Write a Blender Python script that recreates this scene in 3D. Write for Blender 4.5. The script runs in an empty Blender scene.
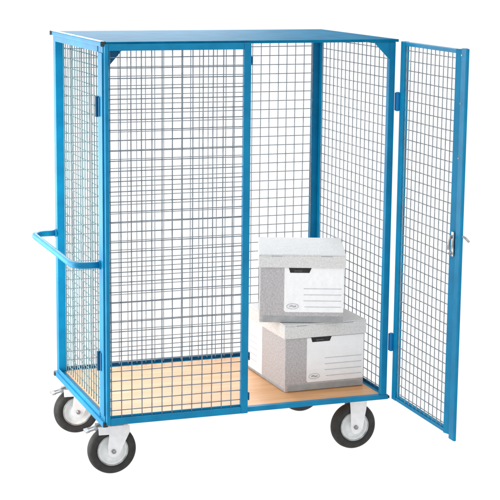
import bpy, bmesh, math, random
from mathutils import Vector, Matrix
random.seed(7)
S = bpy.context.scene
COL = S.collection
MM = 0.001
GZ = 226.0            # underside of the chassis above the ground, mm
W, D, H = 1180.0, 790.0, 1447.0

# ------------------------------------------------------------------ materials
def new_mat(name):
    m = bpy.data.materials.new(name); m.use_nodes = True
    nt = m.node_tree
    b = nt.nodes['Principled BSDF']
    return m, nt, b

def noise_mix(nt, b, c1, c2, scale, detail=4, stretch=(1, 1, 1), lo=0.35, hi=0.65):
    tc = nt.nodes.new('ShaderNodeTexCoord'); mp = nt.nodes.new('ShaderNodeMapping')
    mp.inputs['Scale'].default_value = stretch
    nz = nt.nodes.new('ShaderNodeTexNoise'); nz.inputs['Scale'].default_value = scale
    nz.inputs['Detail'].default_value = detail
    rp = nt.nodes.new('ShaderNodeValToRGB')
    rp.color_ramp.elements[0].position = lo; rp.color_ramp.elements[0].color = (*c1, 1)
    rp.color_ramp.elements[1].position = hi; rp.color_ramp.elements[1].color = (*c2, 1)
    nt.links.new(tc.outputs['Object'], mp.inputs['Vector'])
    nt.links.new(mp.outputs['Vector'], nz.inputs['Vector'])
    nt.links.new(nz.outputs['Fac'], rp.inputs['Fac'])
    nt.links.new(rp.outputs['Color'], b.inputs['Base Color'])
    return nz, rp, mp

def bump(nt, b, src, strength=0.1, dist=0.001):
    bp = nt.nodes.new('ShaderNodeBump'); bp.inputs['Strength'].default_value = strength
    bp.inputs['Distance'].default_value = dist
    nt.links.new(src, bp.inputs['Height']); nt.links.new(bp.outputs['Normal'], b.inputs['Normal'])

def paint(name, c1, c2, rough=0.38, coat=0.15):
    m, nt, b = new_mat(name)
    nz, rp, mp = noise_mix(nt, b, c1, c2, 14, 6)
    b.inputs['Roughness'].default_value = rough
    b.inputs['Specular IOR Level'].default_value = 0.2
    b.inputs['Coat Weight'].default_value = coat
    b.inputs['Coat Roughness'].default_value = 0.2
    n2 = nt.nodes.new('ShaderNodeTexNoise'); n2.inputs['Scale'].default_value = 260
    bump(nt, b, n2.outputs['Fac'], 0.12, 0.0006)
    return m
BLUE = paint('blue_powder_coat', (0.0, 0.18, 0.36), (0.001, 0.225, 0.43), 0.42, 0.0)
ROOFM = paint('blue_roof_sheet', (0.0, 0.135, 0.27), (0.004, 0.18, 0.34), 0.7, 0.0)
ROOFM.node_tree.nodes['Principled BSDF'].inputs['Specular IOR Level'].default_value = 0.03
HINGE = paint('blue_hinge_paint', (0.0, 0.14, 0.36), (0.002, 0.17, 0.42))
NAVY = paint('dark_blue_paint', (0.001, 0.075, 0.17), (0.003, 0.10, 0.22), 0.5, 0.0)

def metal(name, c1, c2, rough, metallic, scale=40):
    m, nt, b = new_mat(name)
    noise_mix(nt, b, c1, c2, scale, 5)
    b.inputs['Roughness'].default_value = rough
    b.inputs['Metallic'].default_value = metallic
    return m
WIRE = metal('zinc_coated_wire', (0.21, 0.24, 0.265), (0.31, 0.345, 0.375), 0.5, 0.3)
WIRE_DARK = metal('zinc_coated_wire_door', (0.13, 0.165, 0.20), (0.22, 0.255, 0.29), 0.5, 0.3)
WIRE_SIDE = metal('pale_coated_wire_end', (0.11, 0.20, 0.22), (0.18, 0.28, 0.30), 0.6, 0.0)
ZINC = metal('bright_zinc_plate', (0.76, 0.765, 0.78), (0.84, 0.84, 0.85), 0.4, 0.2)
RIM = metal('rim_pressed_steel', (0.72, 0.75, 0.75), (0.85, 0.87, 0.86), 0.38, 0.15)
STEEL = metal('worn_steel', (0.22, 0.22, 0.23), (0.5, 0.5, 0.5), 0.35, 0.7)
CHROME = metal('chromed_lock', (0.32, 0.3, 0.29), (0.62, 0.6, 0.58), 0.25, 0.85)

m, nt, b = new_mat('rubber_tyre')
nz, _, _ = noise_mix(nt, b, (0.012, 0.012, 0.012), (0.034, 0.033, 0.031), 22, 6)
b.inputs['Roughness'].default_value = 0.75; bump(nt, b, nz.outputs['Fac'], 0.2); RUBBER = m
m, nt, b = new_mat('black_plastic')
noise_mix(nt, b, (0.012, 0.014, 0.016), (0.03, 0.034, 0.04), 50); b.inputs['Roughness'].default_value = 0.55; PLASTIC = m

m, nt, b = new_mat('varnished_plywood')
nz, rp, mp = noise_mix(nt, b, (0.62, 0.28, 0.095), (0.74, 0.41, 0.19), 3.2, 8, (1.1, 14, 1), 0.3, 0.7)
nz.inputs['Distortion'].default_value = 0.6
b.inputs['Roughness'].default_value = 0.42; bump(nt, b, nz.outputs['Fac'], 0.08); WOOD = m

def board(name, c1, c2, scale, lo=0.3, hi=0.7):
    m, nt, b = new_mat(name)
    nz, rp, mp = noise_mix(nt, b, c1, c2, scale, 5, (1, 1, 1), lo, hi)
    b.inputs['Roughness'].default_value = 0.8
    n2 = nt.nodes.new('ShaderNodeTexNoise'); n2.inputs['Scale'].default_value = 9; n2.inputs['Detail'].default_value = 2
    ad = nt.nodes.new('ShaderNodeMath'); ad.operation = 'MULTIPLY_ADD'; ad.inputs[1].default_value = 6.0
    nt.links.new(n2.outputs['Fac'], ad.inputs[0]); nt.links.new(nz.outputs['Fac'], ad.inputs[2])
    bump(nt, b, ad.outputs[0], 0.3, 0.0016)
    return m
CARD = board('mottled_grey_cardboard', (0.42, 0.40, 0.405), (0.57, 0.545, 0.55), 150, 0.36, 0.64)
LIDM = board('mottled_pale_grey_lid', (0.64, 0.635, 0.62), (0.78, 0.77, 0.755), 150, 0.36, 0.64)
TRAY = board('grey_box_base', (0.32, 0.33, 0.335), (0.42, 0.43, 0.43), 25)
PAPER = board('white_label_card', (0.9, 0.9, 0.9), (0.95, 0.95, 0.95), 20)
INK = board('grey_label_print', (0.55, 0.55, 0.58), (0.62, 0.62, 0.65), 60)
INK2 = board('faded_emblem_print', (0.3, 0.29, 0.3), (0.62, 0.61, 0.62), 160)
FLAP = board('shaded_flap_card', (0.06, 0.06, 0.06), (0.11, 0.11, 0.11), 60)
HOLE_SHADE = board('painted_opening_shade', (0.012, 0.012, 0.012), (0.03, 0.03, 0.03), 60)  # near-black colour stands in for the shade inside the handle opening

# ------------------------------------------------------------------ mesh helpers (mm)
class MB:
    def __init__(s): s.bm = bmesh.new()
    def box(s, x0, x1, y0, y1, z0, z1, bev=0.0, M=None):
        b2 = bmesh.new()
        vs = [b2.verts.new((x, y, z)) for x in (x0, x1) for y in (y0, y1) for z in (z0, z1)]
        for f in ((0, 1, 3, 2), (4, 6, 7, 5), (0, 4, 5, 1), (2, 3, 7, 6), (0, 2, 6, 4), (1, 5, 7, 3)):
            b2.faces.new([vs[i] for i in f])
        if bev > 0:
            bmesh.ops.bevel(b2, geom=b2.edges[:], offset=bev, segments=2, affect='EDGES', profile=0.6)
        s._take(b2, M); return s
    def _take(s, b2, M=None):
        if M: b2.transform(M)
        bmesh.ops.recalc_face_normals(b2, faces=b2.faces[:])
        me = bpy.data.meshes.new('tmp'); b2.to_mesh(me); b2.free()
        s.bm.from_mesh(me); bpy.data.meshes.remove(me)
    def tube(s, pts, r, n=6, cap=True, smooth=False):
        pts = [Vector(p) for p in pts]; b2 = bmesh.new(); rings = []
        up = None
        for i, p in enumerate(pts):
            t = (pts[min(i+1, len(pts)-1)] - pts[max(i-1, 0)]).normalized()
            if up is None:
                up = Vector((0, 0, 1)) if abs(t.z) < 0.9 else Vector((1, 0, 0))
            a = t.cross(up).normalized(); c = a.cross(t).normalized(); up = c
            rings.append([b2.verts.new(p + (a*math.cos(k*2*math.pi/n) + c*math.sin(k*2*math.pi/n))*r) for k in range(n)])
        for A, B in zip(rings, rings[1:]):
            for k in range(n):
                f = b2.faces.new((A[k], A[(k+1) % n], B[(k+1) % n], B[k])); f.smooth = smooth
        if cap: b2.faces.new(rings[0]); b2.faces.new(rings[-1])
        s._take(b2); return s
    def prism(s, poly, y0, y1, bev=0, M=None):          # polygon in (x,z), extruded along y
        b2 = bmesh.new()
        A = [b2.verts.new((x, y0, z)) for x, z in poly]; B = [b2.verts.new((x, y1, z)) for x, z in poly]
        n = len(poly); b2.faces.new(A); b2.faces.new(B)
        for k in range(n): b2.faces.new((A[k], A[(k+1) % n], B[(k+1) % n], B[k]))
        if bev: bmesh.ops.bevel(b2, geom=b2.edges[:], offset=bev, segments=2, affect='EDGES')
        s._take(b2, M); return s
    def lathe(s, prof, c, n=48):                        # profile of (radius, y), spun about the y axis through c
        b2 = bmesh.new(); rings = []
        for r, y in prof:
            if r < 1e-6: rings.append([b2.verts.new((c[0], c[1]+y, c[2]))])
            else: rings.append([b2.verts.new((c[0]+r*math.cos(2*math.pi*k/n), c[1]+y, c[2]+r*math.sin(2*math.pi*k/n))) for k in range(n)])
        for A, B in zip(rings, rings[1:]):
            for k in range(n):
                q = [A[k % len(A)], A[(k+1) % len(A)], B[(k+1) % len(B)], B[k % len(B)]]
                q = list(dict.fromkeys(q))
                if len(q) > 2:
                    f = b2.faces.new(q); f.smooth = True
        s._take(b2); return s
    def build(s, name, mat, parent=None, origin=None):
        """origin in mm world; children are placed relative to the parent's own origin"""
        s.bm.verts.ensure_lookup_table()
        if origin is None: origin = ORG.get(parent.name, Vector((0, 0, 0))) if parent else Vector((0, 0, 0))
        origin = Vector(origin)
        me = bpy.data.meshes.new(name)
        s.bm.transform(Matrix.Translation(-origin)); s.bm.transform(Matrix.Scale(MM, 4))
        s.bm.to_mesh(me); s.bm.free(); me.materials.append(mat)
        o = bpy.data.objects.new(name, me); COL.objects.link(o)
        po = ORG[parent.name] if parent else Vector((0, 0, 0))
        if parent: o.parent = parent
        o.location = (origin - po)*MM
        ORG[o.name] = origin
        return o
ORG = {}
def thing(name, label, cat, loc, group=None):
    o = bpy.data.objects.new(name, None); COL.objects.link(o)
    o.location = Vector(loc)*MM; o.empty_display_size = 0.1
    o['label'] = label; o['category'] = cat
    if group: o['group'] = group
    ORG[o.name] = Vector(loc); return o

def bent(pts, rad, n=6):                                # round the inner corners of a polyline
    pts = [Vector(p) for p in pts]; out = [pts[0]]
    for a, b_, c in zip(pts, pts[1:], pts[2:]):
        u = (a-b_).normalized(); v = (c-b_).normalized()
        p0 = b_+u*rad; p1 = b_+v*rad
        for k in range(n+1):
            t = k/n; out.append(p0*(1-t)**2 + b_*2*t*(1-t) + p1*t*t)
    out.append(pts[-1]); return out

P = 38.0; WR = 1.85
def mesh_panel(mb, o, u, v, n, lu, lv, r=WR, off=(0.5, 0.5), pu=P, pv=P):
    """welded grid: origin o, directions u and v, normal n"""
    o, u, v, n = Vector(o), Vector(u), Vector(v), Vector(n)
    k = off[0]*pu
    while k < lu:
        j = random.uniform(-.5, .5)
        mb.tube([o+u*(k+j+(random.uniform(-.9, .9) if q_ % 4 else 0))+v*(lv*q_/4)+n*r for q_ in range(5)], r); k += pu
    k = off[1]*pv
    while k < lv:
        j = random.uniform(-.5, .5)
        mb.tube([o+v*(k+j+(random.uniform(-.9, .9) if q_ % 4 else 0))+u*(lu*q_/4)-n*r for q_ in range(5)], r); k += pv

Z = GZ   # all heights of the cage are Z + (height above chassis underside)

# ------------------------------------------------------------------ the trolley
T = thing('wire_cage_trolley', 'tall blue wire mesh cage trolley on four castors with its right door swung open', 'trolley', (W/2, D/2, 0))

# chassis
f = MB()
f.box(0, W, 2, 26, Z, Z+19, 1.5)
f.box(0, W, D-26, D, Z, Z+19, 1.5)
f.box(0, 26, 26.5, D-26.5, Z+0.5, Z+18.5, 1)
f.box(W-26, W, 26.5, D-26.5, Z+0.5, Z+18.5, 1)
for x in (380, 780): f.box(x, x+40, 27, D-27, Z-6, Z+4, 1)
base = f.build('base_frame', BLUE, T)
d = MB(); d.box(26.8, W-26.8, 26.8, D-26.8, Z+4.5, Z+18, 0.8); d.build('deck', WOOD, T)

# roof: folded sheet with a shallow front lip
r = MB()
r.box(4, W+3, 0, D, Z+H-9, Z+H-3, 1.0)
r.box(4, W+3, -1, 3.5, Z+H-13, Z+H-2.4, 1.0)
r.box(60, W-60, D-26, D-2, Z+H-24, Z+H-9.5, 1.0)
r.build('roof', ROOFM, T)

# posts
def post(boxes):
    p = MB()
    for bx in boxes: p.box(*bx, 1.2)
    return p.build('corner_post', BLUE, T)
zt = Z+H-13.5
post([(0, 16, -0.6, 27, Z+19.5, zt), (0, 3.5, 27.5, 66, Z+19.5, zt)])
post([(W-33, W-8, 2, 26, Z+19.5, zt), (W-11, W-8, 26.5, 46, Z+19.5, zt)])
post([(0, 37, D-38, D-0.5, Z+19.5, zt)])
post([(W-42, W-0.5, D-6, D-0.5, Z+19.5, zt), (W-6, W-0.5, D-42, D-6.5, Z+19.5, zt)])

# gussets in the upper corners of the door opening
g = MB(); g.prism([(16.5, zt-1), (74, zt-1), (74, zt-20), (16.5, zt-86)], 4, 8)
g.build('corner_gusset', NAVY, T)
g = MB(); g.prism([(W-33.5, zt-0.5), (W-98, zt-0.5), (W-88, zt-12), (W-33.5, zt-66)], 3, 9)
g.build('corner_gusset', BLUE, T)

# left end panel
f = MB()
f.box(-10, 10, -7, D+7, Z+H-19, Z+H, 4)                  # upper tube
f.box(-2.5, 0.5, 66.5, D-41, Z+H-42, Z+H-19.5, 0.8)
f.box(-10, 8, -6, D+7, Z-7, Z+14, 4)                     # lower tube
f.box(-2.5, -0.3, 66.5, D-41, Z+14.5, Z+34, 0.8)
f.box(-3, -0.3, 1, 62, Z+35, Z+H-43, 0.6)                # pale flange of the front upright
side = f.build('end_panel', BLUE, T)
mw = MB(); mesh_panel(mw, (34, 40, Z+22), (0, 1, 0), (0, 0, 1), (-1, 0, 0), D-82, H-52, r=2.1, off=(0.6, 0.7))
mw.build('wire_mesh', WIRE_SIDE, side)
for y, z in ((-8, H-9.5), (D+8, H-9.5), (-7, 3.5), (D+8, 3.5)):
    c = MB(); s = -1 if y < 0 else 1
    if s > 0: c.box(-14, -10.2, y-22, y-2, Z+z-8.5, Z+z+8.5, 3)
    c.box(-9.5, 9.5, min(y, y+s*5), max(y, y+s*5), Z+z-9.5, Z+z+9.5, 3); c.build('end_cap', PLASTIC, side)

# right end panel
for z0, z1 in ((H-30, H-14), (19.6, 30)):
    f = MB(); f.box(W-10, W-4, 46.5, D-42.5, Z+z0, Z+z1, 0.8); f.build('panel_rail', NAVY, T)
mw = MB(); mesh_panel(mw, (W-7, 46, Z+24), (0, 1, 0), (0, 0, 1), (-1, 0, 0), D-90, H-46, off=(0.5, 0.3), pu=42)
mw.build('end_mesh_panel', WIRE, T)
e = MB(); e.box(W+2.5, W+6, 2, 12, Z+2, Z+14, 2); e.build('end_cap', PLASTIC, T)

# rear panel
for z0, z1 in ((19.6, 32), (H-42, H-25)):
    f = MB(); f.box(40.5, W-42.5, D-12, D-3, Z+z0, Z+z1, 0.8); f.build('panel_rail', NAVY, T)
mw = MB(); mesh_panel(mw, (34, D-15, Z+26), (1, 0, 0), (0, 0, 1), (0, -1, 0), W-70, H-54, off=(0.93, 0.89), pu=39.56, pv=38.6)
mw.build('rear_mesh_panel', WIRE, T)

# left (closed) door
DX0, DX1 = 3, 569
f = MB()
f.box(DX0, DX0+15, -20, -1, Z+2, Z+1437, 2)
f.box(DX1-28, DX1, -20, -1, Z+2, Z+1437, 2)
f.box(DX0+15.3, DX1-28.3, -19.5, -2, Z+1413, Z+1436.6, 1.5)
f.box(DX0+15.3, DX1-28.3, -19.5, -2, Z+2.4, Z+28, 1.5)
f.box(DX0+15.3, DX1-28.3, -6, -1.5, Z+28.3, Z+36, 0.8)
dl = f.build('door', BLUE, T); dl['label'] = 'closed left mesh door'
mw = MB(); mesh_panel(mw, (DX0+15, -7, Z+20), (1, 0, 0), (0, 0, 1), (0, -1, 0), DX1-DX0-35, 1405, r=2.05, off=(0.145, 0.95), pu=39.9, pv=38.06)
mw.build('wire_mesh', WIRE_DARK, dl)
for z in (202, 1168):
    h = MB(); h.tube([(-9, 56, Z+z), (-9, 56, Z+z+75)], 6, 12, smooth=False); h.box(-6, -3.1, 30, 60, Z+z+3, Z+z+72, 0.5)
    h.build('hinge', NAVY, dl)
for z in (73, 234, 1376):
    h = MB(); h.box(DX1+0.5, DX1+9, -14, 0, Z+z-13, Z+z+10, 2); h.tube([(DX1+5, -14, Z+z-8), (DX1+5, -14, Z+z-20)], 3.2, 8)
    h.build('strike', NAVY, dl)

# right (open) door, built round its hinge line and standing out towards the viewer
HX, HY = 1189, -6
f = MB()
def dbox(mb, s0, s1, n0, n1, z0, z1, bev=1.2):          # s along the open door, n towards its inner face
    mb.box(HX-n1, HX-n0, HY-s1, HY-s0, z0, z1, bev)
dbox(f, 2, 38, -20, 0, Z+4, Z+1437, 2)
dbox(f, 38.3, 486, -18, -2, Z+1421, Z+1436, 1.2)
dbox(f, 38.3, 486, -18, -2, Z+4.5, Z+19, 1.2)
dbox(f, 38.3, 486, -9, -6, Z+19.3, Z+30, 0.6)
# outer stile: slanting web and flat closing flange
def slab(mb, pts, z0, z1):
    b2 = bmesh.new()
    A = [b2.verts.new((HX-n, HY-s, z0)) for s, n in pts]; B = [b2.verts.new((HX-n, HY-s, z1)) for s, n in pts]
    n_ = len(pts); b2.faces.new(A); b2.faces.new(B)
    for k in range(n_): b2.faces.new((A[k], A[(k+1) % n_], B[(k+1) % n_], B[k]))
    bmesh.ops.bevel(b2, geom=b2.edges[:], offset=1.0, segments=2, affect='EDGES')
    mb._take(b2)
slab(f, [(486.5, 3), (522, -9), (522, -24), (486.5, -20)], Z+4, Z+1437)
slab(f, [(523, -8), (529, 1), (566, 1), (572, -3), (572, -9), (525, -24)], Z-6, Z+1441)
dr = f.build('door', BLUE, T); dr['label'] = 'right mesh door swung open'
mw = MB(); mesh_panel(mw, (HX+8, HY-30, Z+12), (0, -1, 0), (0, 0, 1), (-1, 0, 0), 462, 1416, off=(0.5, 0.6), pu=36, pv=38)
mw.build('wire_mesh', WIRE, dr)
for z in (202, 1166):
    h = MB(); h.tube([(W+3, -4, Z+z), (W+3, -4, Z+z+74)], 7, 12); h.box(W-7.5, W+3, -1, 1.8, Z+z+2, Z+z+72, .5)
    h.box(W+3, HX-0.3, -14, -3, Z+z+2, Z+z+72, .5)
    h.build('hinge', HINGE, dr)
for z in (1416, 1244, 1046):
    s = MB(); s.lathe([(0, -2), (2.6, -1.6), (4, 0)], (0, 0, 0), 14)
    s.bm.transform(Matrix.Translation((HX-1.6, HY-533, Z+z)) @ Matrix.Rotation(math.radians(-90), 4, 'Z'))
    s.build('rivet', CHROME, dr)
# lock on the closing flange
l = MB()
dbox(l, 504, 522, 0, 6, Z+682, Z+774, 2.5)
l.tube([(HX-5, HY-514, Z+757), (HX-17, HY-516, Z+752)], 6, 12)
l.tube([(HX-17, HY-518, Z+764), (HX-20, HY-514, Z+728), (HX-16, HY-506, Z+708)], 4.5, 8)
l.tube([(HX-5, HY-512, Z+696), (HX-16, HY-512, Z+692)], 5.5, 12)
lk = l.build('lock', CHROME, dr)
l = MB(); l.tube([(HX+6, HY-566, Z+766), (HX+14, HY-578, Z+762), (HX+20, HY-598, Z+750)], 4.5, 8); l.build('latch_lever', STEEL, dr)
_p = Matrix.Translation(Vector((HX, HY, 0))*MM-ORG[T.name]*MM)
_m = _p @ Matrix.Rotation(math.radians(-0.9), 4, 'Z') @ _p.inverted()
for o_ in [dr]+[c_ for c_ in dr.children if c_.name.split('.')[0] != 'hinge']: o_.data.transform(_m)

# push handle
h = MB(); h.tube(bent([(-4, 45, Z+612), (-103, 45, Z+612), (-103, D-25, Z+612), (-4, D-25, Z+612)], 62, 8), 12.5, 14, smooth=True)
for y in (45, D-25): h.tube([(-3, y, Z+612), (-9, y, Z+612)], 17, 16)
h.build('push_handle', BLUE, T)

# castors
def castor(hx, yf, swivel):
    zc = Z-131; yc = yf+36; R = 96.5
    tilt = 0
    p = MB()
    p.box(hx-34+(22 if swivel else 0), hx+66+(10 if swivel else 0), yf-6, yf+78, Z-8, Z-0.6, 2)
    o_poly_sw = [(hx-60, Z-30), (hx+64, Z-30), (hx+66, Z-56), (hx+38, Z-112), (hx+22, zc-16), (hx+6, zc-24), (hx-10, zc-22), (hx-22, zc-10), (hx-22, zc+22), (hx-16, Z-62), (hx-58, Z-62)]
    o_poly_fx = [(hx-28, Z-9), (hx+50, Z-9), (hx+44, Z-60), (hx+30, zc-12), (hx+16, zc-27), (hx-2, zc-30), (hx-16, zc-22), (hx-21, zc-4), (hx-24, Z-60)]
    poly = o_poly_sw if swivel else o_poly_fx
    p.prism(poly, yf+4, yf+8, 0.8)
    p.prism(poly, yc+28, yc+32, 0.8)
    if swivel:
        p.box(hx-40, hx+60, yf+8.5, yc+27.5, Z-35, Z-31, 1)
        p.box(hx-10, hx+46, yf+10, yc+26, Z-30.5, Z-8.5, 6)
    fork = p.build('castor', ZINC, T, origin=(hx, yc, zc))
    t = MB()
    t.lathe([(60, -16), (64, -20), (70, -23.5), (79, -25), (86, -23), (91.5, -18), (95, -10), (R, 0), (95, 10), (91.5, 18), (86, 23), (79, 25), (70, 23.5), (64, 20), (60, 16), (60, -16)], (hx, yc, zc), 72)
    t.build('tyre', RUBBER, fork)
    w = MB()
    w.lathe([(0, -20), (13, -20), (15, -17), (18, -9), (30, -6), (44, -7), (50, -12), (54, -16.5), (59, -18), (61, -15.5), (60.5, 0), (61, 15.5), (59, 18), (54, 16.5), (44, 7), (18, 9), (13, 20), (0, 20)], (hx, yc, zc), 64)
    w.build('rim', RIM, fork)
    w = MB(); w.lathe([(56.5, -19.2), (58, -20.6), (61, -21), (62.5, -19), (62, -16), (57, -16), (56.5, -19.2)], (hx, yc, zc), 64)
    w.build('rim_ring', STEEL, fork)
    a = MB(); a.lathe([(0, -8), (5, -8), (5.5, -7), (9, -6.8), (9.2, 0), (9.2, 1)], (hx, yf+4, zc), 6); a.build('axle_nut', STEEL, fork)
    if swivel:
        b_ = MB()
        M = Matrix.Translation((hx-52, yc-6, Z-34)) @ Matrix.Rotation(math.radians(-14), 4, 'Y')
        b_.box(-46, 22, -20, -12, -3, 3, 1, M); b_.box(-46, 22, 12, 20, -3, 3, 1, M)
        b_.box(-58, -42, -22, 22, -4, 4, 1.5, M); b_.box(12, 30, -22, 22, -3, 3, 1, M)
        b_.box(-20, -10, -11.5, 11.5, -2, 2, .5, M)
        b_.build('brake_pedal', STEEL, fork)
    return fork
castor(54, 70, True); castor(53, 635, True); castor(1075, 76, False); castor(1072, 645, False)

# ------------------------------------------------------------------ archive boxes
def archive_box(loc, rot, w, dp, h, lh, label, side_label, lab, pocket=False):
    t = thing('archive_box', label, 'box', loc, 'archive boxes stacked in the trolley')
    o = Vector(loc)
    def fin(mb, name, mat, par):
        mb.bm.transform(Matrix.Translation(o)); return mb.build(name, mat, par, origin=o)
    b1 = MB(); b1.box(0, w, 0, dp, 0.5, h-3, 2.5); body = fin(b1, 'body', CARD, t)
    b1 = MB(); b1.box(12, w-4, -2.6, 8, 1.5, 27, 2.5); b1.box(-1.6, 6, 14, dp-10, 1.5, 12, 1.2); fin(b1, 'base_band', TRAY, body)
    b1 = MB()
    b1.box(-6, w+6, -6, dp+6, h-6, h, 2.2)
    b1.box(-6, w+6, -6, -2.5, h-lh, h-6.1, 1.2); b1.box(-6, w+6, dp+2.5, dp+6, h-lh, h-6.1, 1.2)
    b1.box(-6, -2.5, -2.4, dp+2.4, h-lh, h-6.1, 1.2); b1.box(w+2.5, w+6, -2.4, dp+2.4, h-lh, h-6.1, 1.2)
    lid = fin(b1, 'lid', LIDM, t)
    for x0 in (w*0.13, w*0.72):
        s = MB(); s.box(x0, x0+46, -6.6, -5.4, h-8, h-5.5, 0.3); fin(s, 'lid_slot', TRAY, lid)
    # front label
    x0, z0, z1 = lab
    l = MB(); l.prism([(x0+6, z0), (w-1, z0), (w-1, z1), (x0, z1), (x0, z0+6)], -1.0, 1); lb = fin(l, 'label', PAPER, body)
    s = MB()
    for k in range(4):
        zz = z0+22+k*25; s.box(x0+(0.32 if k else 0.34)*w*.72, w-10, -1.7, -0.5, zz-1.6, zz+1.6)
    fin(s, 'ruled_line', INK, lb)
    s = MB()                                           # small worn oval emblem
    n = 28; cx, cz = x0+34, z0+24
    s.tube([(cx+24*math.cos(2*math.pi*k/n), -1.2, cz+11*math.sin(2*math.pi*k/n)) for k in range(n+1)], 1.1, 5)
    s.tube([(cx-13, -1.2, cz), (cx-4, -1.2, cz+2.5), (cx+5, -1.2, cz-1.5), (cx+14, -1.2, cz+1)], 3.4, 6)
    fin(s, 'emblem', INK2, lb)
    hx = x0+(0.08 if pocket else 0.02)*w
    s = MB(); hc = x0+62
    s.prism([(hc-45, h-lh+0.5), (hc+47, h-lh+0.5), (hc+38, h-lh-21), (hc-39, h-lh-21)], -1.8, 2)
    ho = fin(s, 'handle_hole_shade', HOLE_SHADE, body)  # dark plate on the uncut front, with the opening's shade in its colour
    s = MB(); s.box(hc-22, hc+10, -2.4, -1.2, h-lh-16, h-lh-11, .4); fin(s, 'hole_flap', FLAP, ho)  # faint strip on the plate, coloured as card lying in shade
    if side_label:
        s = MB(); s.box(-1.2, 1, dp*0.6, dp-3, 8, h-lh-2); sl = fin(s, 'side_label', PAPER, body)
        s = MB()
        for k in range(5): s.box(-1.9, -.5, dp*0.74, dp-16, 50+k*26, 52.5+k*26)
        fin(s, 'ruled_line', INK, sl)
    t.rotation_euler.z = rot
    return t
archive_box((792, 158, Z+18.5), math.radians(1.2), 348, 420, 280, 58,
            'lower grey archive box standing on the plywood deck under the other box', True, (94, 34, 219))
archive_box((707, 232, Z+299.5), math.radians(-19.8), 338, 382, 281, 54,
            'upper grey archive box stacked askew on top of the other box', False, (98, 44, 227))

# ------------------------------------------------------------------ surface it stands on: added white sheet, translucent so that no shadow shows
m = bpy.data.materials.new('white_shadowless_sheet'); m.use_nodes = True
nt = m.node_tree; nt.nodes.clear()
out = nt.nodes.new('ShaderNodeOutputMaterial'); tr = nt.nodes.new('ShaderNodeBsdfTranslucent')
tr.inputs['Color'].default_value = (0.97, 0.97, 0.97, 1)
df = nt.nodes.new('ShaderNodeBsdfDiffuse'); df.inputs['Color'].default_value = (0.9, 0.9, 0.9, 1)
mx = nt.nodes.new('ShaderNodeMixShader'); mx.inputs['Fac'].default_value = 0.06
nt.links.new(tr.outputs[0], mx.inputs[1]); nt.links.new(df.outputs[0], mx.inputs[2]); nt.links.new(mx.outputs[0], out.inputs['Surface'])
g = MB(); g.box(-60000, 60000, -60000, 60000, -12, 0)
# single sheet: keep only the top face
bm = g.bm; bm.faces.ensure_lookup_table()
bmesh.ops.delete(bm, geom=[f_ for f_ in bm.faces if f_.normal.z < 0.5], context='FACES')
go = g.build('ground', m); go['kind'] = 'structure'

# ------------------------------------------------------------------ light
w = bpy.data.worlds.new('World'); S.world = w; w.use_nodes = True
w.node_tree.nodes['Background'].inputs['Color'].default_value = (1, 1, 1, 1)
w.node_tree.nodes['Background'].inputs['Strength'].default_value = 1.08

def area(name, loc, target, sx, sy, power, color=(1, 1, 1)):
    L = bpy.data.lights.new(name, 'AREA'); L.shape = 'RECTANGLE'; L.size = sx; L.size_y = sy; L.energy = power; L.color = color
    o = bpy.data.objects.new(name, L); COL.objects.link(o); o.location = loc
    o.rotation_euler = (Vector(target)-Vector(loc)).to_track_quat('-Z', 'Y').to_euler(); return o
area('softbox_side', (-0.62, 0.42, 0.80), (0, .40, .78), 0.45, 1.5, 19)
area('softbox_rear', (-0.9, 3.3, 0.9), (0.2, 0.3, 0.8), 1.3, 1.4, 16)
area('softbox_top_rear', (0.9, 3.3, 2.45), (0.9, 0.4, 0.5), 1.8, 0.8, 105)

# ------------------------------------------------------------------ camera (solved from the photograph)
cam = bpy.data.cameras.new('camera'); co = bpy.data.objects.new('camera', cam); COL.objects.link(co)
yaw, pit, rol, F = 0.3489, -0.1846, 0.0105, 1613.3
fw = Vector((math.sin(yaw)*math.cos(pit), math.cos(yaw)*math.cos(pit), math.sin(pit)))
r0 = fw.cross(Vector((0, 0, 1))).normalized(); u0 = r0.cross(fw)
r2 = r0*math.cos(rol)+u0*math.sin(rol); u2 = -r0*math.sin(rol)+u0*math.cos(rol)
M = Matrix((r2, u2, -fw)).transposed().to_4x4()
M.translation = Vector((-1504.2, -5724.6, 1782.9+GZ))*MM
co.matrix_world = M
cam.sensor_width = 36; cam.lens = F/500*36; cam.clip_start = 0.05; cam.clip_end = 500
S.camera = co
S.view_settings.view_transform = 'Standard'; S.view_settings.look = 'None'
S.view_settings.exposure = 0; S.view_settings.gamma = 1
S.render.resolution_x = 1024; S.render.resolution_y = 1024
S.cycles.max_bounces = 8
